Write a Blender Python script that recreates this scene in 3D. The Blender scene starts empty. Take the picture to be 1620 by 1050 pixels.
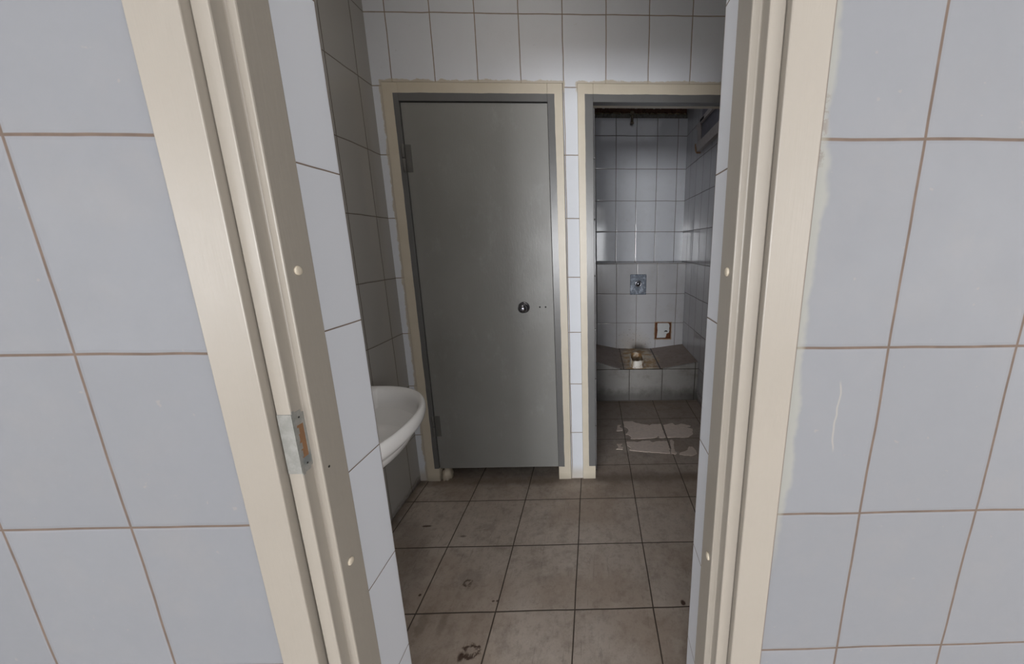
import bpy, bmesh, math, random
from mathutils import Vector, Matrix
random.seed(7)
SC = bpy.context.scene
COL = SC.collection
# ------------------------------------------------------------------ camera
cam_d = bpy.data.cameras.new('camera'); cam = bpy.data.objects.new('camera', cam_d); COL.objects.link(cam)
SC.camera = cam
F_, CX, CY = 557.52, 952.25, 506.55
cam_d.sensor_fit = 'HORIZONTAL'; cam_d.sensor_width = 36.0
cam_d.lens = F_ / 1620 * 36.0
cam_d.shift_x = -(CX - 810) / 1620
cam_d.shift_y = (CY - 525) / 1620
cam_d.clip_start = 0.02
RT = Vector((0.99969954, -0.02437703, -0.0025657))
DN = Vector((-0.00756434, -0.20725048, -0.97825867))
FW = Vector((0.0233153, 0.97798415, -0.2073726))
m3 = Matrix((RT, -DN, -FW)).transposed()
cam.matrix_world = Matrix.Translation((0, 0, 1.3573)) @ m3.to_4x4()
# ------------------------------------------------------------------ view, world, lights
SC.view_settings.view_transform = 'Standard'; SC.view_settings.look = 'None'
SC.view_settings.gamma = 1.0; SC.view_settings.exposure = 0.0
SC.view_settings.use_curve_mapping = False
W = bpy.data.worlds.new('sky'); SC.world = W; W.use_nodes = True
bg = W.node_tree.nodes['Background']; bg.inputs[0].default_value = (0.80, 0.88, 1.0, 1); bg.inputs[1].default_value = 1.2
# daylight: a long glazed end wall behind the photographer and a window in the right side wall
WY, XLN, XRN = -10.0, -3.7, 3.0
WINS = [('back', -3.5, -0.45, .10, 2.40, 720), ('back', -0.30, 2.8, .20, 2.30, 190), ('right', -3.4, -.9, .7, 2.3, 100), ('left', -3.4, -1.4, .5, 2.0, 60)]  # left window is added as fill for the right jamb and reveal
for kind, a_, b_, z0_, z1_, e_ in WINS:
    la = bpy.data.lights.new('window_daylight', 'AREA'); la.shape = 'RECTANGLE'
    la.size = b_ - a_; la.size_y = z1_ - z0_; la.energy = e_; la.color = (1.0, .985, .975) if kind == 'right' else (.97, .98, 1.0)
    lo = bpy.data.objects.new('window_daylight', la); COL.objects.link(lo)
    if kind == 'back': lo.location = ((a_ + b_) / 2, WY - .16, (z0_ + z1_) / 2); lo.rotation_euler = (math.radians(-90), 0, math.radians(180))
    elif kind == 'left': lo.location = (XLN - .16, (a_ + b_) / 2, (z0_ + z1_) / 2); lo.rotation_euler = (math.radians(90), 0, math.radians(-90))
    else: lo.location = (XRN + .16, (a_ + b_) / 2, (z0_ + z1_) / 2); lo.rotation_euler = (math.radians(90), 0, math.radians(90))

# ------------------------------------------------------------------ node helpers
class NT:
    def __init__(s, name):
        s.m = bpy.data.materials.new(name); s.m.use_nodes = True
        s.t = s.m.node_tree; s.b = s.t.nodes['Principled BSDF']
    def node(s, ty, **k):
        n = s.t.nodes.new(ty)
        for a, v in k.items(): setattr(n, a, v)
        return n
    def link(s, a, b): s.t.links.new(a, b)
    def put(s, sock, v):
        if isinstance(v, bpy.types.NodeSocket): s.link(v, sock)
        elif isinstance(v, (tuple, list)) and len(v) == 3 and sock.type == 'RGBA': sock.default_value = (*v, 1)
        elif sock.type == 'RGBA' and isinstance(v, (int, float)): sock.default_value = (v, v, v, 1)
        else: sock.default_value = v
    def M(s, op, *a, clamp=False):
        n = s.node('ShaderNodeMath', operation=op); n.use_clamp = clamp
        for i, v in enumerate(a): s.put(n.inputs[i], v)
        return n.outputs[0]
    def coords(s):
        tc = s.node('ShaderNodeTexCoord'); sp = s.node('ShaderNodeSeparateXYZ'); s.link(tc.outputs['Object'], sp.inputs[0])
        s.P = tc.outputs['Object']; s.x, s.y, s.z = sp.outputs
        return s
    def noise(s, scale, detail=3, rough=0.55, off=0.0, stretch=None, out=0):
        v = s.P
        mp = s.node('ShaderNodeMapping'); s.link(v, mp.inputs[0]); mp.inputs[1].default_value = (off, off * 1.7, off * .3)
        if stretch: mp.inputs[3].default_value = stretch
        n = s.node('ShaderNodeTexNoise'); s.link(mp.outputs[0], n.inputs['Vector'])
        n.inputs['Scale'].default_value = scale; n.inputs['Detail'].default_value = detail; n.inputs['Roughness'].default_value = rough
        return n.outputs[out]
    def ss(s, v, a, b):           # smoothstep a..b -> 0..1
        n = s.node('ShaderNodeMapRange', interpolation_type='SMOOTHSTEP'); s.put(n.inputs[0], v)
        n.inputs[1].default_value = a; n.inputs[2].default_value = b
        return n.outputs[0]
    def mix(s, f, a, b, mode='MIX'):
        n = s.node('ShaderNodeMix', data_type='RGBA', blend_type=mode)
        s.put(n.inputs[0], f); s.put(n.inputs[6], a); s.put(n.inputs[7], b)
        return n.outputs[2]
    def bump(s, h, strength=0.5, dist=0.001, nrm=None):
        n = s.node('ShaderNodeBump'); s.put(n.inputs['Height'], h)
        n.inputs['Strength'].default_value = strength; n.inputs['Distance'].default_value = dist
        if nrm is not None: s.link(nrm, n.inputs['Normal'])
        return n.outputs[0]
    def fin(s, col, rough, nrm=None, metal=0.0, spec=0.5):
        s.put(s.b.inputs['Base Color'], col); s.put(s.b.inputs['Roughness'], rough)
        s.b.inputs['Metallic'].default_value = metal; s.b.inputs['Specular IOR Level'].default_value = spec
        if nrm is not None: s.link(nrm, s.b.inputs['Normal'])
        return s.m
    def rect(s, u, v, u0, u1, v0, v1):   # signed distance (box, max norm) to a rectangle; <0 inside
        a = s.M('SUBTRACT', s.M('ABSOLUTE', s.M('SUBTRACT', u, (u0 + u1) / 2)), (u1 - u0) / 2)
        b = s.M('SUBTRACT', s.M('ABSOLUTE', s.M('SUBTRACT', v, (v0 + v1) / 2)), (v1 - v0) / 2)
        return s.M('MAXIMUM', a, b)
    def disc(s, u, v, cu, cv, ru=1.0, rv=1.0):
        a = s.M('DIVIDE', s.M('SUBTRACT', u, cu), ru); b = s.M('DIVIDE', s.M('SUBTRACT', v, cv), rv)
        return s.M('SQRT', s.M('ADD', s.M('MULTIPLY', a, a), s.M('MULTIPLY', b, b)))

TILE = (0.76, 0.78, 0.82)
def tile_mat(name, ax, u0, v0, su=0.2, sv=0.2987, base=TILE, grout=(0.16, 0.115, 0.085), gw=0.0032, rough=0.16,
             dirt=0.10, dirt_col=(0.30, 0.26, 0.22), wob=0.0012, extra=None, vary=0.05, rvar=.6):
    n = NT(name).coords()
    U = {'X': n.x, 'Y': n.y, 'Z': n.z}[ax[0]]; V = {'X': n.x, 'Y': n.y, 'Z': n.z}[ax[1]]
    wn = n.noise(5.0, 2); wn2 = n.noise(6.0, 2, off=7.3)
    u = n.M('ADD', U, n.M('MULTIPLY', n.M('SUBTRACT', wn, .5), wob * 6)); v = n.M('ADD', V, n.M('MULTIPLY', n.M('SUBTRACT', wn2, .5), wob * 6))
    a = n.M('DIVIDE', n.M('SUBTRACT', u, u0), su); b = n.M('DIVIDE', n.M('SUBTRACT', v, v0), sv)
    def dl(q, s_):
        r = n.M('SUBTRACT', q, n.M('ROUND', q)); return n.M('MULTIPLY', n.M('ABSOLUTE', r), s_)
    d = n.M('MINIMUM', dl(a, su), dl(b, sv))
    g = n.M('SUBTRACT', 1.0, n.ss(d, gw * .32, gw * .68))
    cell = n.node('ShaderNodeCombineXYZ'); n.link(n.M('FLOOR', a), cell.inputs[0]); n.link(n.M('FLOOR', b), cell.inputs[1])
    wh = n.node('ShaderNodeTexWhiteNoise'); n.link(cell.outputs[0], wh.inputs['Vector'])
    val = n.M('ADD', 1.0 - vary, n.M('MULTIPLY', wh.outputs[0], vary))
    hs = n.mix(1.0, base, n.mix(1.0, (1, 1, 1), val, 'MULTIPLY'), 'MULTIPLY')
    dn = n.M('MULTIPLY', n.ss(n.noise(9, 6, .65, off=2.1), .45, .8), dirt)
    c = n.mix(dn, hs, dirt_col)
    speck = n.ss(n.noise(70, 2, .5, off=5), .735, .78)
    c = n.mix(n.M('MULTIPLY', speck, min(1, dirt * 3)), c, dirt_col)
    gcol = n.mix(n.noise(30, 3), tuple(q * .6 for q in grout), tuple(min(1, q * 1.5) for q in grout))
    r = n.M('ADD', rough, n.M('MULTIPLY', n.noise(14, 4, .6, off=4), rough * rvar))
    c = n.mix(g, c, gcol); r = n.mix(g, r, .85)
    edge = n.ss(d, 0.0, gw * 1.7)
    if extra: c, r = extra(n, c, r, U, V, d)
    h = n.M('ADD', edge, n.M('MULTIPLY', n.noise(11, 3, off=9), .35))
    return n.fin(c, r, n.bump(h, .55, .0016))

def paint_mat(name, col, rough=.38, var=.10, bump=.25, streak=(3, 3, .5), dirty=(0.30, 0.25, 0.2), dirt=.15):
    n = NT(name).coords()
    c = n.mix(n.noise(3, 4, off=1), tuple(q * (1 - var) for q in col), tuple(min(1, q * (1 + var * .5)) for q in col))
    c = n.mix(n.M('MULTIPLY', n.ss(n.noise(24, 5, .7, off=3), .6, .8), dirt), c, dirty)
    h = n.M('ADD', n.noise(160, 3, .6, stretch=(1, 1, .08)), n.M('MULTIPLY', n.noise(18, 3, off=6), 1.2))
    return n.fin(c, n.M('ADD', rough, n.M('MULTIPLY', n.noise(20, 3), .12)), n.bump(h, bump, .0012))

CREAM = (0.305, 0.276, 0.236)
def far_paint(n, c, r, U, V, d):   # cream gloss brushed over the tile edges around both frames
    q = n.M('MINIMUM', n.rect(n.x, n.z, -.985, -.139, -.2, 2.108), n.rect(n.x, n.z, -.069, .785, -.2, 2.108))
    w = n.M('MULTIPLY', n.M('SUBTRACT', n.noise(16, 4, .7, off=3.3), .45), .035)
    f = n.M('SUBTRACT', 1.0, n.ss(n.M('SUBTRACT', q, w), .006, .013))
    strip = n.ss(n.M('ABSOLUTE', n.M('SUBTRACT', n.x, -.104)), .038, .034)   # little overspill on the narrow strip
    top = n.M('MAXIMUM', n.ss(n.z, 2.06, 2.09), n.M('SUBTRACT', 1.0, n.ss(n.x, -.97, -.95)))
    f = n.M('MULTIPLY', n.M('MULTIPLY', f, top), .8)
    base = n.M('MULTIPLY', n.M('SUBTRACT', 1.0, n.ss(n.z, .03, .10)), .75)
    c = n.mix(f, c, (.50, .43, .32)); c = n.mix(base, c, (.52, .47, .40))
    return c, n.mix(f, r, .4)
def near_paint(n, c, r, U, V, d):
    w = n.M('MULTIPLY', n.M('SUBTRACT', n.noise(7, 4, .6, off=3.3), .42), .06)
    f = n.M('SUBTRACT', 1.0, n.ss(n.M('SUBTRACT', n.M('ABSOLUTE', n.M('SUBTRACT', n.x, .304)), w), .004, .014))
    f = n.M('MULTIPLY', f, n.M('MULTIPLY', n.ss(n.z, .75, .95), .55))
    c = n.mix(f, c, (.30, .295, .245))
    ch = n.M('MULTIPLY', n.ss(n.noise(45, 4, .7, off=8), .48, .56), n.M('MULTIPLY', n.M('SUBTRACT', 1.0, n.ss(n.M('ABSOLUTE', n.M('SUBTRACT', n.x, .307)), .004, .010)), n.M('SUBTRACT', 1.0, n.ss(n.M('ABSOLUTE', n.M('SUBTRACT', n.z, 1.505)), .03, .06))))
    c = n.mix(ch, c, (.20, .18, .16))
    # thin drip run on the tile right of the frame
    run = n.M('ABSOLUTE', n.M('SUBTRACT', n.x, n.M('ADD', .385, n.M('MULTIPLY', n.M('SUBTRACT', n.noise(12, 2, off=1.2), .5), .03))))
    run = n.M('MULTIPLY', n.M('SUBTRACT', 1.0, n.ss(run, .0008, .0022)), n.M('SUBTRACT', 1.0, n.ss(n.M('ABSOLUTE', n.M('SUBTRACT', n.z, 1.09)), .05, .065)))
    c = n.mix(n.M('MULTIPLY', run, .45), c, (.35, .32, .26))
    # narrow dark joint where tile meets the timber
    e = n.M('MINIMUM', n.M('ABSOLUTE', n.M('SUBTRACT', n.x, -.5595)), n.M('ABSOLUTE', n.M('SUBTRACT', n.x, .3055)))
    c = n.mix(n.M('SUBTRACT', 1.0, n.ss(e, .0012, .0028)), c, (.13, .10, .08))
    return c, r
def toilet_low(n, c, r, U, V, d):  # rust run from the spout and grime above the bench
    e = n.disc(n.x, n.z, .395, .30, .22, .26)
    f = n.M('MULTIPLY', n.M('SUBTRACT', 1.0, n.ss(n.M('ADD', e, n.M('MULTIPLY', n.M('SUBTRACT', n.noise(18, 5, .7), .5), .9)), .3, 1.1)), .30)
    c = n.mix(f, c, (.42, .33, .22))
    sp = n.M('MULTIPLY', n.ss(n.noise(85, 2, .5), .66, .70), n.M('SUBTRACT', 1.0, n.ss(e, .6, 1.1)))
    c = n.mix(sp, c, (.10, .07, .05))
    q = n.M('ABSOLUTE', n.rect(n.x, n.z, .628, .792, .414, .587))
    ru = n.M('SUBTRACT', 1.0, n.ss(n.M('ADD', q, n.M('MULTIPLY', n.M('SUBTRACT', n.noise(30, 3), .5), .012)), .003, .011))
    c = n.mix(n.M('MULTIPLY', ru, .8), c, (.33, .20, .09))
    return c, r
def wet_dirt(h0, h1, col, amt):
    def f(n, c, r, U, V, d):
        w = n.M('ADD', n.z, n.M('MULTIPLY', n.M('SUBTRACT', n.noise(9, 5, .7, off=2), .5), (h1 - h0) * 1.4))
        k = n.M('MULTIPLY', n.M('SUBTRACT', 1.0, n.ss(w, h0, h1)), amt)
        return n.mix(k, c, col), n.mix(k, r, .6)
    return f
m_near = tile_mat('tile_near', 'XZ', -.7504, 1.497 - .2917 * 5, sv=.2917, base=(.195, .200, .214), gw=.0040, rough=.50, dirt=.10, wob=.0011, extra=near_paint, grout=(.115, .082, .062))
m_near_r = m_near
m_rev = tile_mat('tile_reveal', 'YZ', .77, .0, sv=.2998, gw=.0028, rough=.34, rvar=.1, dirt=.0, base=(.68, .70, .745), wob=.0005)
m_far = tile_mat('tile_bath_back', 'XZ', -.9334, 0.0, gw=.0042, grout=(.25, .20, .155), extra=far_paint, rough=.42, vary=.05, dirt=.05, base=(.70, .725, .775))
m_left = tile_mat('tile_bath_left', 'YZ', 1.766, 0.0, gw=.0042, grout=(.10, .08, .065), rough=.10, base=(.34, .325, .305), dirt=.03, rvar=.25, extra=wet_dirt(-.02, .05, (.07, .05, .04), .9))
m_tback = tile_mat('tile_toilet_back', 'XZ', .2295, .0, gw=.0050, rough=.07, dirt=.12, vary=.08, grout=(.17, .14, .12))
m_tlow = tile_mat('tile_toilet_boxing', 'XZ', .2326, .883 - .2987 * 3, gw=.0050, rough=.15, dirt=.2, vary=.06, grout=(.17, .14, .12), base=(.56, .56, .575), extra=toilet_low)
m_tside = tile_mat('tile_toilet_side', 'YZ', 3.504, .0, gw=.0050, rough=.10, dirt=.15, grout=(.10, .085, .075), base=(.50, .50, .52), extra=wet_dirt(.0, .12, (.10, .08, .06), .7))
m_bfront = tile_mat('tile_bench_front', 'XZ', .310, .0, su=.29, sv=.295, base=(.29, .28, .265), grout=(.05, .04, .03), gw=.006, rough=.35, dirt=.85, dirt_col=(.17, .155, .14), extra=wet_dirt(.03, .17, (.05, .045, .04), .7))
m_white = paint_mat('ceiling_paint', (.70, .70, .70), .7)
m_plaster = paint_mat('plain_plaster', (.62, .62, .62), .7)
m_cream = paint_mat('cream_gloss', CREAM, .30, bump=.3)
m_cream_d = paint_mat('cream_gloss_worn', (.60, .53, .42), .35)

def floor_material():
    n = NT('floor_tile').coords()
    wn = n.noise(4.0, 2); wn2 = n.noise(4.0, 2, off=7.3)
    u = n.M('ADD', n.x, n.M('MULTIPLY', n.M('SUBTRACT', wn, .5), .006)); v = n.M('ADD', n.y, n.M('MULTIPLY', n.M('SUBTRACT', wn2, .5), .006))
    a = n.M('DIVIDE', n.M('SUBTRACT', u, -.0802), .3004); b = n.M('DIVIDE', n.M('SUBTRACT', v, 1.6893), .3004)
    def dl(q): return n.M('MULTIPLY', n.M('ABSOLUTE', n.M('SUBTRACT', q, n.M('ROUND', q))), .3004)
    d = n.M('MINIMUM', dl(a), dl(b)); g = n.M('SUBTRACT', 1.0, n.ss(d, .0016, .0030))
    cell = n.node('ShaderNodeCombineXYZ'); n.link(n.M('FLOOR', a), cell.inputs[0]); n.link(n.M('FLOOR', b), cell.inputs[1])
    wh = n.node('ShaderNodeTexWhiteNoise'); n.link(cell.outputs[0], wh.inputs['Vector'])
    c = n.mix(n.noise(2.6, 5, .6), (.37, .308, .258), (.62, .55, .485))
    c = n.mix(n.M('MULTIPLY', wh.outputs[0], .25), c, (.36, .31, .27))
    c = n.mix(n.M('MULTIPLY', n.ss(n.noise(7, 7, .75, off=4), .47, .72), .5), c, (.19, .155, .13))
    c = n.mix(n.M('MULTIPLY', n.ss(n.noise(45, 5, .8, off=2), .50, .68), .35), c, (.17, .14, .12))
    c = n.mix(n.M('MULTIPLY', n.ss(n.noise(120, 3, .7, off=6), .56, .7), .30), c, (.36, .32, .28))
    c = n.mix(n.M('MULTIPLY', n.ss(n.noise(17, 6, .75, off=11), .46, .66), .35), c, (.21, .17, .14))
    c = n.mix(n.M('MULTIPLY', n.ss(n.noise(13, 5, .7, off=15), .52, .70), .30), c, (.62, .56, .50))
    c = n.mix(n.M('MULTIPLY', n.ss(n.noise(2.3, 3, .6, off=21), .45, .65), .40), c, (.30, .215, .155))
    # scuffed scratches
    sc = n.ss(n.noise(26, 3, .6, off=3, stretch=(4, .4, 1)), .63, .70)
    c = n.mix(n.M('MULTIPLY', sc, .20), c, (.08, .062, .05))
    # darker brown towards the toilet end
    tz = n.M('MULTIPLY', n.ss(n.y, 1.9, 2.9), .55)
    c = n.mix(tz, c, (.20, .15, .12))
    # grime along the wall foot and the left edge strip
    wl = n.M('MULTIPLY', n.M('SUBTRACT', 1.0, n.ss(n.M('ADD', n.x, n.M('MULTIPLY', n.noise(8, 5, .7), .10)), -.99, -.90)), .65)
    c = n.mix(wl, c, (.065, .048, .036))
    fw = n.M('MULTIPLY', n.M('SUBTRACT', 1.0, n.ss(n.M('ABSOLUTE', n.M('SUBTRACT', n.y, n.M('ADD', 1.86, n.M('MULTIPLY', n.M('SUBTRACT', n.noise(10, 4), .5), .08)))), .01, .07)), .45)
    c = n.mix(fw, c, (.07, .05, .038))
    # smudges and burns
    wv = n.M('MULTIPLY', n.M('SUBTRACT', n.noise(35, 4, .75, off=5), .5), 1.6)
    def blob(cx, cy, rx, ry, amt, ring=False, col=(.05, .024, .015)):
        nonlocal c
        e = n.M('ADD', n.disc(n.x, n.y, cx, cy, rx, ry), wv)
        if ring: k = n.M('SUBTRACT', 1.0, n.ss(n.M('ABSOLUTE', n.M('SUBTRACT', e, .85)), .10, .42)); k = n.M('MULTIPLY', k, n.ss(n.noise(55, 3, .7, off=12), .38, .52))
        else: k = n.M('SUBTRACT', 1.0, n.ss(e, .5, 1.2))
        c = n.mix(n.M('MULTIPLY', k, amt), c, col)
    blob(-.43, .957, .030, .022, .9, True); blob(-.458, .94, .013, .016, .9)
    blob(-.527, 1.209, .018, .015, .75, True); blob(-.52, 1.23, .06, .05, .25)
    blob(-.835, 1.518, .028, .007, .85); blob(-.631, 1.45, .016, .006, .6)
    blob(.34, 1.104, .009, .012, .95); blob(-.70, 1.162, .007, .006, .9)
    blob(-.565, 1.053, .018, .05, .28, col=(.07, .055, .042)); blob(-.64, 1.05, .022, .05, .25, col=(.07, .055, .042)); blob(-.68, 1.00, .04, .07, .22, col=(.08, .05, .035))
    blob(-.40, 1.13, .006, .004, .8); blob(-.385, 1.13, .005, .004, .8)
    c = n.mix(g, c, n.mix(n.noise(14, 3), (.035, .025, .02), (.085, .065, .05)))
    r = n.M('ADD', .42, n.M('MULTIPLY', n.noise(16, 5, .7, off=4), .3))
    h = n.M('ADD', n.ss(d, 0, .004), n.M('ADD', n.M('MULTIPLY', n.noise(60, 5, .7), .45), n.M('MULTIPLY', sc, -.15)))
    return n.fin(c, r, n.bump(h, .5, .0016), spec=.35)
m_floor = floor_material()

def frame2tone(name, x0, x1):     # cream outside edge, grey painted rebate; boundary is a brushed paint line
    n = NT(name).coords()
    w = n.M('MULTIPLY', n.M('SUBTRACT', n.noise(9, 3), .5), .006)
    q = n.M('ADD', n.rect(n.x, n.z, x0, x1, .083, 2.061), w)
    q = n.M('MAXIMUM', q, n.M('SUBTRACT', n.y, 1.905))
    f = n.M('SUBTRACT', 1.0, n.ss(q, -.0006, .0006))
    cr = n.mix(n.noise(12, 4), (.56, .50, .39), (.66, .60, .50)); gr = n.mix(n.noise(6, 4, off=2), (.125, .125, .122), (.165, .165, .165))
    c = n.mix(f, cr, gr)
    c = n.mix(n.M('MULTIPLY', n.M('SUBTRACT', 1.0, n.ss(n.z, .0, .05)), .4), c, (.32, .28, .22))
    h = n.M('ADD', n.noise(150, 3, stretch=(1, 1, .1)), n.M('MULTIPLY', n.noise(25, 3), 1.0))
    return n.fin(c, n.mix(f, .36, .26), n.bump(h, .25, .001))
def door_paint():
    n = NT('grey_door_paint').coords()
    c = n.mix(n.noise(2.2, 5, .6), (.205, .202, .188), (.30, .30, .288))
    c = n.mix(n.M('MULTIPLY', n.ss(n.noise(11, 6, .75, off=4, stretch=(1, 1, .5)), .52, .75), .4), c, (.36, .365, .36))
    sm = n.M('SUBTRACT', 1.0, n.ss(n.M('ADD', n.disc(n.x, n.z, -.33, 1.06, .16, .22), n.M('MULTIPLY', n.M('SUBTRACT', n.noise(14, 5, .7), .5), 1.4)), .3, 1.1))
    c = n.mix(n.M('MULTIPLY', sm, .25), c, (.36, .365, .355))
    h = n.M('ADD', n.noise(120, 4, .7, stretch=(1, 1, .25)), n.M('MULTIPLY', n.noise(20, 3), .8))
    return n.fin(c, n.M('ADD', .30, n.M('MULTIPLY', n.noise(9, 4, off=8), .15)), n.bump(h, .5, .0012))
m_door = door_paint()
def simple(name, col, rough=.5, metal=0.0, noise_amt=.2, sc=20, bump=.2):
    n = NT(name).coords()
    c = n.mix(n.noise(sc, 5, .7), tuple(q * (1 - noise_amt) for q in col), tuple(min(1, q * (1 + noise_amt)) for q in col))
    return n.fin(c, rough, n.bump(n.noise(sc * 3, 3), bump, .001), metal)
m_ceramic = simple('white_ceramic', (.85, .84, .83), .12, noise_amt=.05, sc=6, bump=.05)
m_dark = simple('black_hole', (.008, .007, .006), .9)
m_knob = simple('dark_chrome', (.22, .22, .24), .22, .95, .3, 60)
m_hinge = simple('painted_hinge', (.13, .127, .12), .5)
m_wood = simple('bare_wood', (.20, .10, .045), .7, noise_amt=.4, sc=60)
m_mortar = simple('old_adhesive', (.74, .64, .57), .9, noise_amt=.25, sc=40, bump=.8)
m_rust = simple('rust', (.16, .055, .02), .85, noise_amt=.5, sc=60, bump=.6)
m_paper = simple('pale_backing', (.66, .68, .68), .6, noise_amt=.12, sc=40)
m_masonry = simple('broken_brick', (.13, .07, .045), .95, noise_amt=.7, sc=35, bump=1.0)
m_pipe = simple('old_pipe', (.25, .21, .15), .5, .2, .4, 60)
m_board = simple('pale_board', (.42, .385, .37), .7, noise_amt=.3, sc=30)
m_grubby = simple('brown_end_grain', (.28, .17, .09), .9, noise_amt=.5, sc=70)
m_grey_board = simple('dark_grey_board', (.17, .165, .19), .8, noise_amt=.35, sc=18)
def worn_metal():
    n = NT('worn_chrome').coords()
    c = n.mix(n.ss(n.noise(26, 5, .75), .42, .70), (.09, .105, .13), (.36, .40, .46))
    return n.fin(c, n.M('ADD', .25, n.M('MULTIPLY', n.noise(50, 3), .3)), n.bump(n.noise(45, 4), .4, .002), .45)
m_worn = worn_metal()
def strike_metal():
    n = NT('overpainted_steel').coords()
    c = n.mix(n.ss(n.noise(70, 4, .7), .35, .65), (.20, .20, .185), (.26, .258, .24))
    q = n.disc(n.y, n.z, .524, 1.022, .010, .014)
    c = n.mix(n.M('MULTIPLY', n.M('SUBTRACT', 1.0, n.ss(n.M('ADD', q, n.M('MULTIPLY', n.M('SUBTRACT', n.noise(150, 3), .5), 1.2)), .5, 1.1)), .7), c, (.10, .12, .13))
    return n.fin(c, .4, None, .1)
m_strike = strike_metal()
def bench_material():
    n = NT('bench_top_tile').coords()
    c = n.mix(n.noise(7, 6, .7), (.19, .135, .108), (.34, .275, .235))
    c = n.mix(n.M('MULTIPLY', n.ss(n.noise(30, 5, .8, off=2), .5, .7), .55), c, (.07, .045, .035))
    e = n.M('ADD', n.disc(n.x, n.y, .42, 3.18, .185, .42), n.M('MULTIPLY', n.M('SUBTRACT', n.noise(12, 5, .7, off=3), .5), .9))
    f = n.M('SUBTRACT', 1.0, n.ss(e, .55, 1.15))
    c = n.mix(n.M('MULTIPLY', f, .95), c, n.mix(n.ss(n.noise(16, 4, .6, off=6), .40, .60), (.50, .31, .13), (.74, .65, .50)))
    k = n.M('SUBTRACT', 1.0, n.ss(n.M('ABSOLUTE', n.M('SUBTRACT', n.x, .262)), .002, .005))
    k2 = n.M('SUBTRACT', 1.0, n.ss(n.M('ABSOLUTE', n.M('SUBTRACT', n.x, n.M('ADD', .585, 0.0))), .003, .008))
    c = n.mix(n.M('MAXIMUM', k, k2), c, (.025, .015, .01))
    return n.fin(c, .45, n.bump(n.noise(40, 5, .7), .4, .002))
m_bench = bench_material()
def tube_material():
    n = NT('stained_spigot').coords()
    c = n.mix(n.ss(n.noise(25, 4, .6), .45, .62), (.60, .55, .47), (.50, .36, .18))
    inner = n.M('SUBTRACT', 1.0, n.ss(n.M('MAXIMUM', n.M('ABSOLUTE', n.M('DIVIDE', n.M('SUBTRACT', n.x, .387), .0535)), n.M('ABSOLUTE', n.M('DIVIDE', n.M('SUBTRACT', n.y, 3.045), .082))), .98, 1.02))
    c = n.mix(inner, n.mix(n.ss(n.noise(28, 4, .7, off=3), .55, .7), (.74, .70, .63), (.50, .36, .20)), n.mix(n.ss(n.noise(22, 4, .7, off=5), .42, .58), (.55, .47, .36), (.26, .15, .06)))
    c = n.mix(n.M('MULTIPLY', n.ss(n.noise(90, 3), .62, .68), .7), c, (.08, .05, .03))
    return n.fin(c, .35, n.bump(n.noise(30, 3), .2, .002))
m_tube = tube_material()

# ------------------------------------------------------------------ mesh helpers
def box(bm, x0, x1, y0, y1, z0, z1):
    v = [bm.verts.new(p) for p in ((x0, y0, z0), (x1, y0, z0), (x1, y1, z0), (x0, y1, z0), (x0, y0, z1), (x1, y0, z1), (x1, y1, z1), (x0, y1, z1))]
    for f in ((3, 2, 1, 0), (4, 5, 6, 7), (0, 1, 5, 4), (1, 2, 6, 5), (2, 3, 7, 6), (3, 0, 4, 7)): bm.faces.new([v[i] for i in f])
    return v
def prism(bm, pts, a, b, axis='Z'):      # extrude a polygon along an axis
    def P(p, t):
        if axis == 'Z': return (p[0], p[1], t)
        if axis == 'Y': return (p[0], t, p[1])
        return (t, p[0], p[1])
    lo_ = [bm.verts.new(P(p, a)) for p in pts]; hi = [bm.verts.new(P(p, b)) for p in pts]
    k = len(pts)
    bm.faces.new(lo_); bm.faces.new(hi[::-1])
    for i in range(k): bm.faces.new((lo_[i], hi[i], hi[(i + 1) % k], lo_[(i + 1) % k]))
def lathe(bm, prof, c, axis='Y', seg=32, caps=True):   # prof: (radius, t)
    rings = []
    for r, t in prof:
        ring = []
        for k in range(seg):
            a = 2 * math.pi * k / seg; p, q = r * math.cos(a), r * math.sin(a)
            if axis == 'Y': co = (c[0] + p, c[1] + t, c[2] + q)
            elif axis == 'X': co = (c[0] + t, c[1] + p, c[2] + q)
            else: co = (c[0] + p, c[1] + q, c[2] + t)
            ring.append(bm.verts.new(co))
        rings.append(ring)
    for a, b in zip(rings, rings[1:]):
        for k in range(seg): bm.faces.new((a[k], a[(k + 1) % seg], b[(k + 1) % seg], b[k]))
    if caps: bm.faces.new(rings[0]); bm.faces.new(rings[-1])
def new(name, fn, mat, parent=None, bevel=0, smooth=False, seg=2):
    bm = bmesh.new(); fn(bm); bmesh.ops.recalc_face_normals(bm, faces=bm.faces)
    me = bpy.data.meshes.new(name); bm.to_mesh(me); bm.free(); me.materials.append(mat)
    o = bpy.data.objects.new(name, me); COL.objects.link(o)
    if parent: o.parent = parent
    if bevel:
        b = o.modifiers.new('bevel', 'BEVEL'); b.width = bevel; b.segments = seg; b.limit_method = 'ANGLE'; b.angle_limit = math.radians(40)
    if smooth:
        for p in me.polygons: p.use_smooth = True
    return o
def empty(name): o = bpy.data.objects.new(name, None); COL.objects.link(o); return o
def tag(o, label, cat, kind=None, group=None):
    o['label'] = label; o['category'] = cat
    if kind: o['kind'] = kind
    if group: o['group'] = group
    return o
def struct(name, fn, mat, label, cat='wall'): return tag(new(name, fn, mat), label, cat, 'structure')

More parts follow.
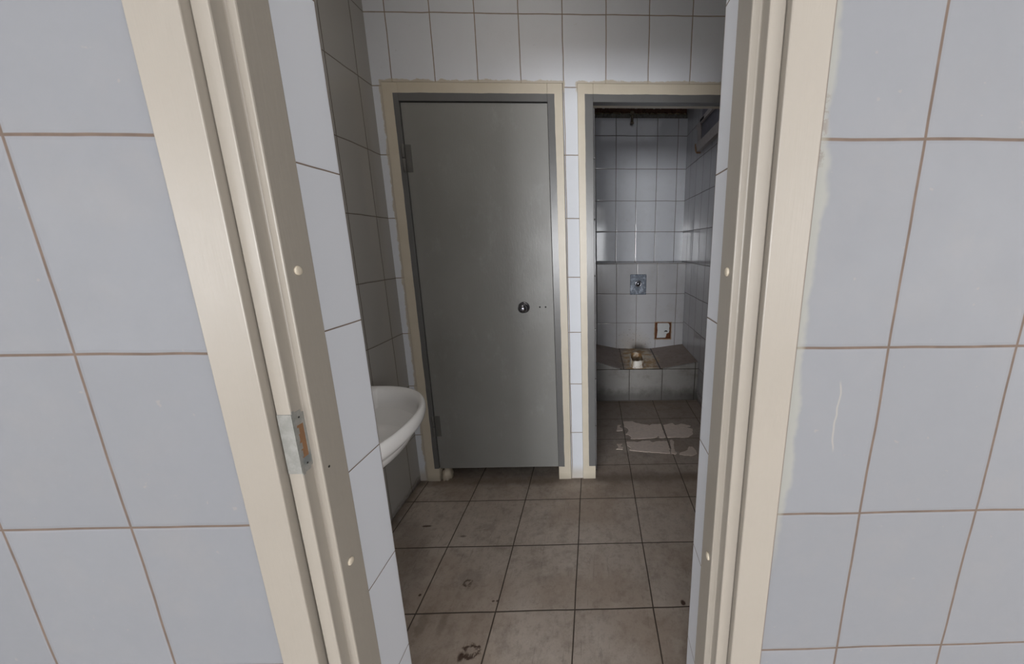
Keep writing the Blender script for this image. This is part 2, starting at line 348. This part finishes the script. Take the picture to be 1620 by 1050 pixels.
# ------------------------------------------------------------------ the shell
H = 2.80
YN, YB, YF = .506, .77, 1.866       # near tile face, its bathroom side, face of the stall wall
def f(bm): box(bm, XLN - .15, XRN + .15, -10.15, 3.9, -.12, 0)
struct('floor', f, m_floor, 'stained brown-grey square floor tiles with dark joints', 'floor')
def f(bm): box(bm, XLN - .15, XRN + .15, -10.15, 3.9, H, H + .12)
struct('ceiling', f, m_white, 'plain white ceiling', 'ceiling')
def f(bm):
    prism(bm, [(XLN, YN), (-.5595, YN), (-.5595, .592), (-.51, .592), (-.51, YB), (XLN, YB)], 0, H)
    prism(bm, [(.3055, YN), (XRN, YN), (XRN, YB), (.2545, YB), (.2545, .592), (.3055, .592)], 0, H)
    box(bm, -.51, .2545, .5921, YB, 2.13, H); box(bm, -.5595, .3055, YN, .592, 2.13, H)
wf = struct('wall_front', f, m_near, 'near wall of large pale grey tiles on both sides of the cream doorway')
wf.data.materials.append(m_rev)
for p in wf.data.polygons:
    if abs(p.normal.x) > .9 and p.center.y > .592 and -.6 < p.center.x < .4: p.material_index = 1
def f(bm):
    _, a, b, z0, z1, _e = WINS[3]; x0, x1 = XLN - .15, XLN
    box(bm, x0, x1, -10.15, a, 0, H); box(bm, x0, x1, b, 1.0, 0, H); box(bm, x0, x1, a, b, 0, z0); box(bm, x0, x1, a, b, z1, H)
struct('wall_left', f, m_plaster, 'left wall of the room the photo is taken from')
def f(bm):
    _, a, b, z0, z1, _e = WINS[2]; x0, x1 = XRN, XRN + .15
    box(bm, x0, x1, -10.15, a, 0, H); box(bm, x0, x1, b, 1.0, 0, H); box(bm, x0, x1, a, b, 0, z0); box(bm, x0, x1, a, b, z1, H)
struct('wall_right', f, m_plaster, 'right wall of the room the photo is taken from')
def f(bm):
    y0, y1 = WY - .15, WY; (_, a, b, z0, z1, _e), (_, c, d, _z, _z1, _f) = WINS[0], WINS[1]
    box(bm, XLN, a, y0, y1, 0, H); box(bm, b, c, y0, y1, 0, H); box(bm, d, XRN, y0, y1, 0, H)
    for p, q in ((a, b), (c, d)): box(bm, p, q, y0, y1, 0, z0); box(bm, p, q, y0, y1, z1, H)
struct('wall_back', f, m_plaster, 'wall with the windows, behind the photographer')
for i, (kind, a, b, z0, z1, _e) in enumerate(WINS):
    w = tag(empty('window_%d' % (i + 1)), ('left window behind the photographer', 'right window behind the photographer', 'window in the side wall to the right of the photographer', 'added fill-light window in the side wall to the left of the photographer')[i], 'window', 'structure')
    def f(bm):
        for k in range(4):
            u = a + (b - a - .05) * k / 3
            if kind == 'back': box(bm, u, u + .05, WY - .10, WY - .05, z0, z1)
            else: xs = XRN + .05 if kind == 'right' else XLN - .10; box(bm, xs, xs + .05, u, u + .05, z0, z1)
        for z in (z0, z1 - .05):
            if kind == 'back': box(bm, a, b, WY - .10, WY - .05, z, z + .05)
            else: xs = XRN + .05 if kind == 'right' else XLN - .10; box(bm, xs, xs + .05, a, b, z, z + .05)
    new('window_frame', f, m_cream, w)
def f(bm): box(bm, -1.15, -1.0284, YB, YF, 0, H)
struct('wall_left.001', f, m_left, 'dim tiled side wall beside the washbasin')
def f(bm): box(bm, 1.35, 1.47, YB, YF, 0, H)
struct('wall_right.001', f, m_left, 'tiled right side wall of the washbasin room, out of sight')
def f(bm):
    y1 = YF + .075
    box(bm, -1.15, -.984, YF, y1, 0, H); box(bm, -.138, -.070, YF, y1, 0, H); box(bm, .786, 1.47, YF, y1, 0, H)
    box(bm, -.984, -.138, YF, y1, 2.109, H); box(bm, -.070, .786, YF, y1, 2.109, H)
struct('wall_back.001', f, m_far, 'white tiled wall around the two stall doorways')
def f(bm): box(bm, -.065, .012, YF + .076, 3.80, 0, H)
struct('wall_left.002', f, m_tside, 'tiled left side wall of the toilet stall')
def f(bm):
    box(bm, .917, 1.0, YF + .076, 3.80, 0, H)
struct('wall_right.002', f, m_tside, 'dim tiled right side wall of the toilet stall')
TB = 3.68
def f(bm):
    box(bm, .012, .917, TB, 3.80, 0, 2.545); box(bm, .012, .917, TB + .07, 3.80, 2.545, 2.72); box(bm, .012, .917, TB, 3.80, 2.72, H)
struct('wall_back.002', f, m_tback, 'white tiled back wall of the toilet stall')
def f(bm):
    prism(bm, [(.0125, .0), (.9165, .0), (.9165, 1.188), (.0125, 1.188)], 3.504, TB - .0005, 'Y')
lowb = struct('trim_1', f, m_tlow, 'tiled pipe boxing across the foot of the toilet stall back wall', 'boxing')
def f(bm): box(bm, -1.15, -1.05, YF + .076, 3.8, 0, H)
struct('wall_left.003', f, m_plaster, 'left side wall of the closed stall, out of sight')
def f(bm): box(bm, -1.05, -.05, 3.0, 3.1, 0, H)
struct('wall_back.003', f, m_plaster, 'back wall of the closed stall, out of sight')

# recess in the boxing for the rusty roll-holder box
cut = bmesh.new(); box(cut, .629, .791, 3.40, 3.532, .415, .586)
mc = bpy.data.meshes.new('c'); cut.to_mesh(mc); cut.free()
co = bpy.data.objects.new('c', mc); COL.objects.link(co)
bo = lowb.modifiers.new('b', 'BOOLEAN'); bo.object = co; bo.operation = 'DIFFERENCE'; bo.solver = 'EXACT'
bpy.context.view_layer.update()
dg = bpy.context.evaluated_depsgraph_get(); nm = bpy.data.meshes.new_from_object(lowb.evaluated_get(dg))
lowb.modifiers.clear(); lowb.data = nm; bpy.data.objects.remove(co)

# ------------------------------------------------------------------ near doorway (door_1)
d1 = tag(empty('door_1'), 'cream painted timber door frame of the open doorway in the near wall', 'door frame', 'structure')
ZT = 2.05
def stepped(sx, x_face, x_c):   # profile of the jamb lining, sx = +1 left, -1 right (mirrored)
    return [(x_face, .5015), (x_face, .511), (x_face + sx * .023, .511), (x_face + sx * .023, .534), (x_c, .534), (x_c, .590), (x_face - sx * .0005, .590)]
def wob(o, amp, sc, seed):     # hand painted unevenness
    pass
def f(bm): prism(bm, [(-.4895, .512), (-.467, .512), (-.467, .534), (-.4535, .534), (-.4535, .590), (-.4895, .590)], 0, ZT)
new('jamb_lining', f, m_cream, d1, .0022)
def f(bm): prism(bm, [(.247, .512), (.2255, .512), (.2255, .5355), (.2125, .5355), (.2125, .590), (.247, .590)], 0, ZT)
new('jamb_lining', f, m_cream, d1, .0022)
def f(bm):     # left face board, its inner edge opening to a gap towards the floor
    zs = [0, .3, .64, .80, .95, 1.1, 1.3, 1.6, 2.0, 2.11]; xe = [-.4955, -.4955, -.4950, -.4945, -.4935, -.4925, -.4915, -.4905, -.4900, -.4900]
    pr = None
    for z, x in zip(zs, xe):
        r = [bm.verts.new(p) for p in ((-.5565, .4995, z), (x, .4995, z), (x, .589, z), (-.5565, .589, z))]
        if pr:
            for k in range(4): bm.faces.new((pr[k], pr[(k + 1) % 4], r[(k + 1) % 4], r[k]))
        else: bm.faces.new(r[::-1])
        pr = r
    bm.faces.new(pr)
new('face_board', f, m_cream, d1, .0018)
def f(bm): box(bm, .2475, .3035, .4995, .589, 0, 2.11)
new('face_board', f, m_cream, d1, .0022)
def f(bm):
    box(bm, -.490, .2472, .4995, .589, ZT + .024, 2.12)
    box(bm, -.4885, .2465, .512, .534, ZT + .012, ZT + .024); box(bm, -.4885, .2465, .534, .590, ZT, ZT + .0238)
new('head_lining', f, m_cream, d1, .002)
def cap(bm, x, y, z, s, r=.0072): lathe(bm, [(r, 0), (r, .0016 * s), (r * .8, .0028 * s), (r * .3, .0032 * s)], (x, y, z), 'X', 20)
for x, y, z, s in ((-.4535, .556, 1.321, 1), (-.4535, .557, .788, 1), (.2125, .557, 1.316, -1), (.2125, .553, .785, -1)):
    new('screw_cap', lambda bm: cap(bm, x, y, z, s), m_cream_d, d1, smooth=True)
# strike plate: lip on the flat, plate on the return, slot cut through to bare wood
sp = None
def f(bm):
    xp, z0, z1 = -.4662, .998, 1.108
    # return plate as ring of quads around the slot
    y0, y1 = .5125, .5336; sy0, sy1 = .5175, .5290; sz0, sz1 = 1.026, 1.082
    pts_o = [(y0, z0), (y1 - .004, z0), (y1, z0 + .006), (y1, z1 - .006), (y1 - .004, z1), (y0, z1)]
    box(bm, xp - .001, xp, y0, sy0, z0, z1); box(bm, xp - .001, xp, sy1, y1, z0 + .008, z1 - .008)
    box(bm, xp - .001, xp, sy0, sy1, z0 + .003, sz0); box(bm, xp - .001, xp, sy0, sy1, sz1, z1 - .003)
    for k, z in enumerate((1.033, 1.046, 1.060, 1.072)): box(bm, xp - .001, xp, sy0, sy0 + (.0022, .0035, .0012, .003)[k], z - .005, z + .006)
    box(bm, -.488, xp, .5108, .5120, z0 + .004, z1 - .004)
sp = new('strike_plate', f, m_strike, d1, .0004)
sp['label'] = 'overpainted steel strike plate'
def f(bm): box(bm, -.4668, -.4664, .5174, .5292, 1.0255, 1.0825)
bw = new('strike_slot', f, m_wood, sp); bw['label'] = 'bare brown wood showing in the slot'
for z in (1.014, 1.094):
    new('screw_hole', lambda bm: lathe(bm, [(.0016, 0), (.0016, .0003)], (-.4662, .5235, z), 'X', 12), m_dark, sp)
new('screw_hole', lambda bm: lathe(bm, [(.0022, 0), (.0022, .0003)], (-.4535 + .0001, .548, .99), 'X', 12), m_dark, d1)

# ------------------------------------------------------------------ stall frames
def stall_frame(root, xo0, xo1, wdt, mat):
    yf, yb = YF - .006, YF + .072
    def side(a, b):
        def g(bm): box(bm, a, b, yf, yb, 0.0, 2.106)
        return g
    new('jamb', side(xo0, xo0 + wdt), mat, root, .0015); new('jamb', side(xo1 - wdt, xo1), mat, root, .0015)
    def g(bm): box(bm, xo0 + wdt + .0002, xo1 - wdt - .0002, yf, yb, 2.027, 2.106)
    new('head', g, mat, root, .0015)
d2 = tag(empty('door_2'), 'closed grey flush door in a cream and grey frame, left of the open stall', 'door', 'structure')
m_f1 = frame2tone('stall_frame_left', -.936, -.178)
stall_frame(d2, -.983, -.140, .072, m_f1)
def f(bm): box(bm, -.909, -.214, YF + .003, YF + .043, .078, 2.024)
leaf = new('door_leaf', f, m_door, d2, .002)
def f(bm): lathe(bm, [(.033, 0), (.033, .003), (.027, .006), (.014, .009), (.011, .022), (.020, .027), (.026, .034), (.0265, .042), (.021, .052), (.010, .057), (.003, .0575)][::1], (0, 0, 0), 'Y', 32)
kn = new('door_knob', f, m_knob, leaf, smooth=True); kn['label'] = 'dark round metal knob'
kn.location = (-.372, YF + .003, 1.035); kn.scale = (.92, -1, .92)
for x in (-.288, -.257):
    new('screw_hole', lambda bm: lathe(bm, [(.0045, 0), (.0045, -.0004)], (x, YF + .003, 1.036), 'Y', 16), m_dark, leaf)
for zc in (1.775, .350):
    hg = new('hinge', lambda bm: (box(bm, -.9085, -.880, YF - .0005, YF + .0028, zc - .063, zc + .063)), m_hinge, d2, .001)
    for s in (-1, 1):
        new('knuckle', lambda bm: lathe(bm, [(.004, -.031), (.0075, -.029), (.0075, .029), (.004, .031)], (-.916, YF - .006, zc + s * .033), 'Z', 20), m_hinge, hg, smooth=True)
d3 = tag(empty('door_3'), 'open doorless stall doorway with a cream and grey frame on the right', 'door frame', 'structure')
m_f2 = frame2tone('stall_frame_right', -.034, .749)
stall_frame(d3, -.069, .785, .074, m_f2)
# lump of old filler at the foot of the closed door's frame
def f(bm):
    bmesh.ops.create_icosphere(bm, subdivisions=3, radius=1)
    for v in bm.verts:
        k = 1 + .12 * math.sin(9 * v.co.x + 4 * v.co.z) + .08 * math.sin(13 * v.co.y)
        v.co = Vector((v.co.x * .028 * k, v.co.y * .035 * k, max(v.co.z, -.3) * .055 * k + .018))
lump = new('filler_lump', f, m_cream_d, None, smooth=True); lump.location = (-.880, 1.895, .0)
tag(lump, 'small cream painted lump of filler at the left foot of the grey door frame', 'filler lump')

# ------------------------------------------------------------------ washbasin
wb = tag(empty('washbasin'), 'round-fronted white ceramic washbasin on the dim tiled left wall', 'washbasin')
def f(bm):
    xw, yc, b = -1.0265, 1.118, .343; xe = -.628; N = 56
    xc = -.93; a = xe - xc
    out = []
    for k in range(N + 1):
        t = -math.pi / 2 + math.pi * k / N; c_, s_ = math.cos(t), math.sin(t)
        out.append((xc + a * abs(c_) ** .85 * (1 if c_ >= 0 else -1), yc + b * math.copysign(abs(s_) ** .9, s_)))
    out += [(xw, yc + b), (xw, yc + b * .33), (xw, yc - b * .33), (xw, yc - b)]
    cxx = -.83
    rings = []
    # (shrink, z, keep back at wall)
    prof = [(.30, .600, 1), (.48, .610, 1), (.66, .640, 1), (.80, .678, 1), (.88, .700, 1), (.935, .710, 1), (.975, .717, 1), (.996, .730, 1), (1.004, .745, 1), (.995, .760, 1), (.975, .768, 1), (.948, .770, 1), (.918, .766, 0), (.895, .757, 0), (.878, .742, 0), (.865, .720, 0), (.84, .690, 0), (.76, .656, 0), (.60, .632, 0), (.35, .620, 0), (.08, .616, 0)]
    for s, z, kb in prof:
        ring = []
        for x, y in out:
            nx = cxx + (x - cxx) * s; ny = yc + (y - yc) * s
            if x <= xw + .001: nx = xw if kb else max(nx, xw + .10 + (.9 - s) * .05) if s > .5 else nx
            ring.append(bm.verts.new((nx, ny, z)))
        rings.append(ring)
    for p, q in zip(rings, rings[1:]):
        for k in range(len(p)): bm.faces.new((p[k], p[(k + 1) % len(p)], q[(k + 1) % len(p)], q[k]))
    bm.faces.new(rings[0]); bm.faces.new(rings[-1])
new('bowl', f, m_ceramic, wb, smooth=True)
def f(bm): lathe(bm, [(.030, .002), (.028, .005), (.018, .004), (.016, -.004)], (-.83, 1.118, .612), 'Z', 24)
new('drain', f, m_knob, wb, smooth=True)

# ------------------------------------------------------------------ toilet stall: bench, outlet, flush plate, niche
BY = 2.925
tb = tag(empty('toilet_bench'), 'low tiled bench with dirty brown sloping top across the toilet stall', 'toilet bench')
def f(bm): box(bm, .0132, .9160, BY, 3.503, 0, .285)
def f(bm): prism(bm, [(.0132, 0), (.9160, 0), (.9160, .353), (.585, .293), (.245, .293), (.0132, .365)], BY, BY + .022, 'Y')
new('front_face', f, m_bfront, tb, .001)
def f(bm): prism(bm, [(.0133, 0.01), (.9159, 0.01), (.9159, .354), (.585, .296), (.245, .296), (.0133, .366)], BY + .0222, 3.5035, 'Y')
def top(bm):
    P0 = [(.0133, .366, .3655), (.245, .2955, .316), (.585, .2955, .313), (.9159, .354, .357)]
    yb = 3.5035; yf = BY + .0222
    a = [bm.verts.new((x, yf, z)) for x, z, _ in P0]; b = [bm.verts.new((x, yb, z2)) for x, _, z2 in P0]
    c = [bm.verts.new((x, yf, .001)) for x, z, _ in P0]; d = [bm.verts.new((x, yb, .001)) for x, _, z2 in P0]
    for k in range(3):
        bm.faces.new((a[k], a[k + 1], b[k + 1], b[k])); bm.faces.new((c[k], c[k + 1], a[k + 1], a[k])); bm.faces.new((d[k], d[k + 1], b[k + 1], b[k])); bm.faces.new((c[k], c[k + 1], d[k + 1], d[k]))
    bm.faces.new((a[0], b[0], d[0], c[0])); bm.faces.new((a[3], b[3], d[3], c[3]))
new('bench_top', top, m_bench, tb)
def f(bm):       # oval stub: outer wall, lip, inner wall
    cx_, cy_, rx, ry = .387, 3.045, .061, .092; seg = 48
    prof = [(1.10, .0006), (1.04, .006), (1.0, .02), (.99, .066), (.97, .072), (.92, .073), (.875, .068), (.86, .03), (.84, .006), (.5, .003), (.05, .003)]
    rings = []
    for s, dz in prof:
        ring = []
        for k in range(seg):
            t = 2 * math.pi * k / seg; c_, s_ = math.cos(t), math.sin(t)
            sx = math.copysign(abs(c_) ** .7, c_); sy = math.copysign(abs(s_) ** .7, s_)
            x = cx_ + rx * s * sx; y = cy_ + ry * s * sy
            zz = .2956 + (y - BY) * .0345 + dz
            if dz > .06: zz += .010 * sy + .004 * math.sin(4 * t + 1) + .003 * math.sin(9 * t)
            ring.append(bm.verts.new((x, y, zz)))
        rings.append(ring)
    for p, q in zip(rings, rings[1:]):
        for k in range(seg): bm.faces.new((p[k], p[(k + 1) % seg], q[(k + 1) % seg], q[k]))
    bm.faces.new(rings[0]); bm.faces.new(rings[-1])
st = tag(new('soil_pipe_stub', f, m_tube, smooth=True), 'broken rust-stained white toilet outlet stub on the middle of the dirty bench', 'pipe stub')
def plate(bm):
    box(bm, .365, .526, 3.492, 3.5035, .876, 1.078)
fp = tag(empty('flush_plate'), 'scratched metal flush plate with round button above the toilet bench', 'flush plate')
new('plate', plate, m_worn, fp, .004)
def f(bm): lathe(bm, [(.034, 0), (.034, -.004), (.030, -.008), (.026, -.006), (.022, -.006), (.019, -.014), (.012, -.019), (.003, -.020)], (.446, 3.492, .985), 'Y', 32)
b_ = new('flush_button', f, m_knob, fp, smooth=True); b_['label'] = 'shiny domed button'
nb = tag(empty('roll_holder_niche'), 'rusty rectangular recessed metal box low on the toilet stall back wall', 'recessed box')
def f(bm):
    x0, x1, z0, z1, y0, y1 = .630, .790, .416, .585, 3.502, 3.531; t = .004
    box(bm, x0, x1, y1 - .002, y1, z0, z1)
    box(bm, x0, x0 + t, y0, y1 - .002, z0, z1); box(bm, x1 - t, x1, y0, y1 - .002, z0, z1)
    box(bm, x0 + t, x1 - t, y0, y1 - .002, z0, z0 + t); box(bm, x0 + t, x1 - t, y0, y1 - .002, z1 - t, z1)
new('box_shell', f, m_rust, nb)
def f(bm):
    P_ = [(.652, .420), (.700, .421), (.742, .422), (.748, .440), (.752, .462), (.766, .472), (.776, .474), (.781, .500), (.778, .520), (.782, .545), (.776, .568), (.760, .577), (.720, .580), (.680, .578), (.656, .574), (.655, .540), (.659, .500), (.656, .460)]
    prism(bm, P_, 3.5225, 3.5285, 'Y')
pb = new('back_plate', f, m_paper, nb); pb['label'] = 'torn pale backing'
def f(bm): prism(bm, [(.724, .483), (.735, .497), (.748, .500), (.762, .492), (.762, .484), (.742, .486)], 3.5219, 3.5224, 'Y')
new('tear', f, m_dark, nb)

# ------------------------------------------------------------------ things high in the stall
bmz = tag(empty('broken_masonry'), 'band of dark broken masonry in the slot at the top of the stall back wall', 'masonry')
def ragged(seed, y, z0, z1, am, nx=70):
    def f(bm):
        rnd = random.Random(seed); a, b, c, d = [], [], [], []
        for k in range(nx + 1):
            x = .014 + .900 * k / nx
            j = (rnd.random() - .5) * am; q = (rnd.random() - .5) * .016
            a.append(bm.verts.new((x, y + q, z0))); b.append(bm.verts.new((x, y - q, z1 + j)))
            c.append(bm.verts.new((x, 3.7425, z1 + j))); d.append(bm.verts.new((x, 3.7425, z0)))
        for k in range(nx):
            for s, t in ((a, b), (b, c), (c, d), (d, a)): bm.faces.new((s[k], s[k + 1], t[k + 1], t[k]))
        for e in (0, nx): bm.faces.new((a[e], b[e], c[e], d[e]))
    return f
new('mortar_bed', ragged(3, 3.698, 2.5455, 2.586, .014), simple('grey_mortar', (.22, .21, .18), .95, noise_amt=.7, sc=45, bump=1.0), bmz)
new('mortar_ridge', ragged(5, 3.712, 2.5935, 2.600, .006), simple('tan_ridge', (.42, .34, .22), .9, noise_amt=.5, sc=40), bmz)
new('brick_band', ragged(8, 3.725, 2.607, 2.650, .018), m_masonry, bmz)
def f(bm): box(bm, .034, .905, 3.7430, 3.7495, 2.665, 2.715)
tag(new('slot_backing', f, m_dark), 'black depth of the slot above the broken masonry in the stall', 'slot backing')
def f(bm):
    lathe(bm, [(.012, -.07), (.012, .0)], (0, 0, 0), 'Z', 20)
    lathe(bm, [(.017, -.005), (.019, .0), (.019, .014), (.017, .018)], (0, 0, 0), 'Z', 20)
    lathe(bm, [(.012, 0), (.012, .055)], (0, 0, .012), 'Y', 20)
    lathe(bm, [(.010, -.07), (.017, -.072), (.017, -.088), (.010, -.090)], (0, 0, 0), 'Z', 20)
pp = tag(new('pipe_stub', f, m_pipe, smooth=True), 'short brown water pipe stub hanging from the slot at the top of the stall', 'pipe stub')
pp.location = (.379, 3.655, 2.575)
# timber remains on the right stall wall
rk = tag(empty('hatch_frame'), 'battered wooden hatch frame high on the right wall of the toilet stall', 'hatch frame')
XR = .9168
def f(bm): prism(bm, [(2.2, 2.20), (3.165, 2.195), (3.168, 2.455), (2.2, 2.47)], XR - .010, XR, 'X')
o = new('backing_board', f, m_grey_board, rk); o['label'] = 'dark grey backing'
def f(bm): prism(bm, [(2.2, 2.135), (3.19, 2.130), (3.20, 2.150), (3.235, 2.200), (2.2, 2.215)], XR - .034, XR, 'X')
o = new('sill_board', f, m_board, rk, .002)
def f(bm): prism(bm, [(3.20, 2.120), (3.245, 2.150), (3.262, 2.205), (3.2365, 2.205), (3.1915, 2.127)], XR - .036, XR, 'X')
e_ = new('end_grain', f, m_grubby, o); e_['label'] = 'brown broken end'
def f(bm): prism(bm, [(3.17, 2.207), (3.235, 2.207), (3.245, 2.30), (3.315, 2.355), (3.25, 2.372), (3.175, 2.36)], XR - .022, XR, 'X')
new('stile', f, m_board, rk, .002)
def f(bm): prism(bm, [(2.2, 2.345), (3.14, 2.338), (3.172, 2.345), (3.172, 2.372), (2.2, 2.388)], XR - .030, XR - .0105, 'X')
o = new('rail', f, m_board, rk, .002)
def f(bm): box(bm, XR - .0310, XR - .0302, 3.05, 3.155, 2.345, 2.366)
new('slot', f, m_dark, o)

# ------------------------------------------------------------------ old tile adhesive left on the stall floor
PAT = {
 'main slab of pale adhesive on the stall floor, behind the joint': [(0.227, 2.548), (0.297, 2.546), (0.327, 2.52), (0.368, 2.499), (0.416, 2.492), (0.42, 2.479), (0.45, 2.497), (0.516, 2.5), (0.513, 2.389), (0.514, 2.301), (0.467, 2.295), (0.469, 2.331), (0.451, 2.317), (0.437, 2.297), (0.391, 2.297), (0.349, 2.290), (0.259, 2.292), (0.267, 2.317), (0.249, 2.347), (0.229, 2.352), (0.255, 2.402), (0.253, 2.438), (0.229, 2.465)],
 'pale adhesive patch on the stall floor nearest the right stall wall at the back': [(0.532, 2.484), (0.606, 2.512), (0.625, 2.475), (0.675, 2.501), (0.737, 2.467), (0.732, 2.448), (0.699, 2.444), (0.741, 2.419), (0.722, 2.343), (0.677, 2.301), (0.63, 2.297), (0.587, 2.306), (0.528, 2.298), (0.526, 2.329)],
 'long pale adhesive strip on the stall floor with a straight front edge': [(0.226, 2.258), (0.275, 2.256), (0.304, 2.246), (0.341, 2.266), (0.391, 2.262), (0.407, 2.239), (0.445, 2.256), (0.514, 2.254), (0.51, 2.153), (0.502, 2.149), (0.505, 2.101), (0.465, 2.107), (0.355, 2.124), (0.234, 2.148), (0.247, 2.182), (0.227, 2.2)],
 'narrow upright pale adhesive patch right of the long strip on the stall floor': [(0.535, 2.267), (0.553, 2.271), (0.562, 2.244), (0.546, 2.182), (0.541, 2.131), (0.55, 2.106), (0.539, 2.089), (0.511, 2.099), (0.524, 2.182)],
 'pale adhesive patch at the front right corner of the scraped stall floor area': [(0.566, 2.106), (0.607, 2.125), (0.629, 2.137), (0.65, 2.179), (0.674, 2.178), (0.686, 2.135), (0.681, 2.094), (0.644, 2.071), (0.562, 2.088)],
 'tiny pale adhesive patch left of the main slab on the stall floor': [(0.179, 2.494), (0.204, 2.491), (0.191, 2.466), (0.215, 2.429), (0.21, 2.406), (0.165, 2.404)],
 'tiny pale adhesive patch left of the long strip on the stall floor': [(0.156, 2.228), (0.193, 2.227), (0.176, 2.201), (0.195, 2.188), (0.19, 2.158), (0.147, 2.161), (0.164, 2.193)],
}
for lab, pts in PAT.items():
    rnd = random.Random(len(lab)); P2 = []
    for k, p in enumerate(pts):
        q = pts[(k + 1) % len(pts)]
        L = math.hypot(q[0] - p[0], q[1] - p[1]); N = max(1, int(L / .012))
        for j in range(N):
            t = j / N; P2.append((p[0] + (q[0] - p[0]) * t + (rnd.random() - .5) * .004, p[1] + (q[1] - p[1]) * t + (rnd.random() - .5) * .006))
    o = new('adhesive_patch', lambda bm: prism(bm, P2, .0, .0022), m_mortar)
    tag(o, lab, 'adhesive patch', group='adhesive residue on the stall floor')

# ------------------------------------------------------------------ unseen ceiling lamp, added as soft fill for the washbasin room
cl = tag(empty('added_fill_lamp'), 'round white lamp added out of view as fill light for the washbasin room', 'ceiling lamp')
new('base', lambda bm: lathe(bm, [(.14, 0), (.15, -.006), (.15, -.022), (.14, -.026)], (-.35, 1.0, H - .0005), 'Z', 40), m_cream, cl, smooth=False)
nt = NT('fill_lamp_glass'); nt.b.inputs['Emission Color'].default_value = (1, .93, .84, 1); nt.b.inputs['Emission Strength'].default_value = 20
new('diffuser', lambda bm: lathe(bm, [(.13, -.0265), (.128, -.045), (.10, -.065), (.05, -.076), (.005, -.078)], (-.35, 1.0, H - .0005), 'Z', 40), nt.m, cl, smooth=True)

pl = tag(empty('added_fill_panel'), 'frosted panel added out of view as fill light for the toilet stall', 'added ceiling light')  # unseen glowing panel added to brighten the upper stall
def f(bm):
    box(bm, .06, .86, 2.05, 2.09, H - .03, H - .0005); box(bm, .06, .86, 2.91, 2.95, H - .03, H - .0005)
    box(bm, .06, .10, 2.09, 2.91, H - .03, H - .0005); box(bm, .82, .86, 2.09, 2.91, H - .03, H - .0005)
new('panel_frame', f, m_cream, pl)
n2 = NT('fill_panel_glow'); n2.b.inputs['Emission Color'].default_value = (.95, .96, 1, 1); n2.b.inputs['Emission Strength'].default_value = .55
new('diffuser', lambda bm: box(bm, .1002, .8198, 2.0902, 2.9098, H - .022, H - .012), n2.m, pl)
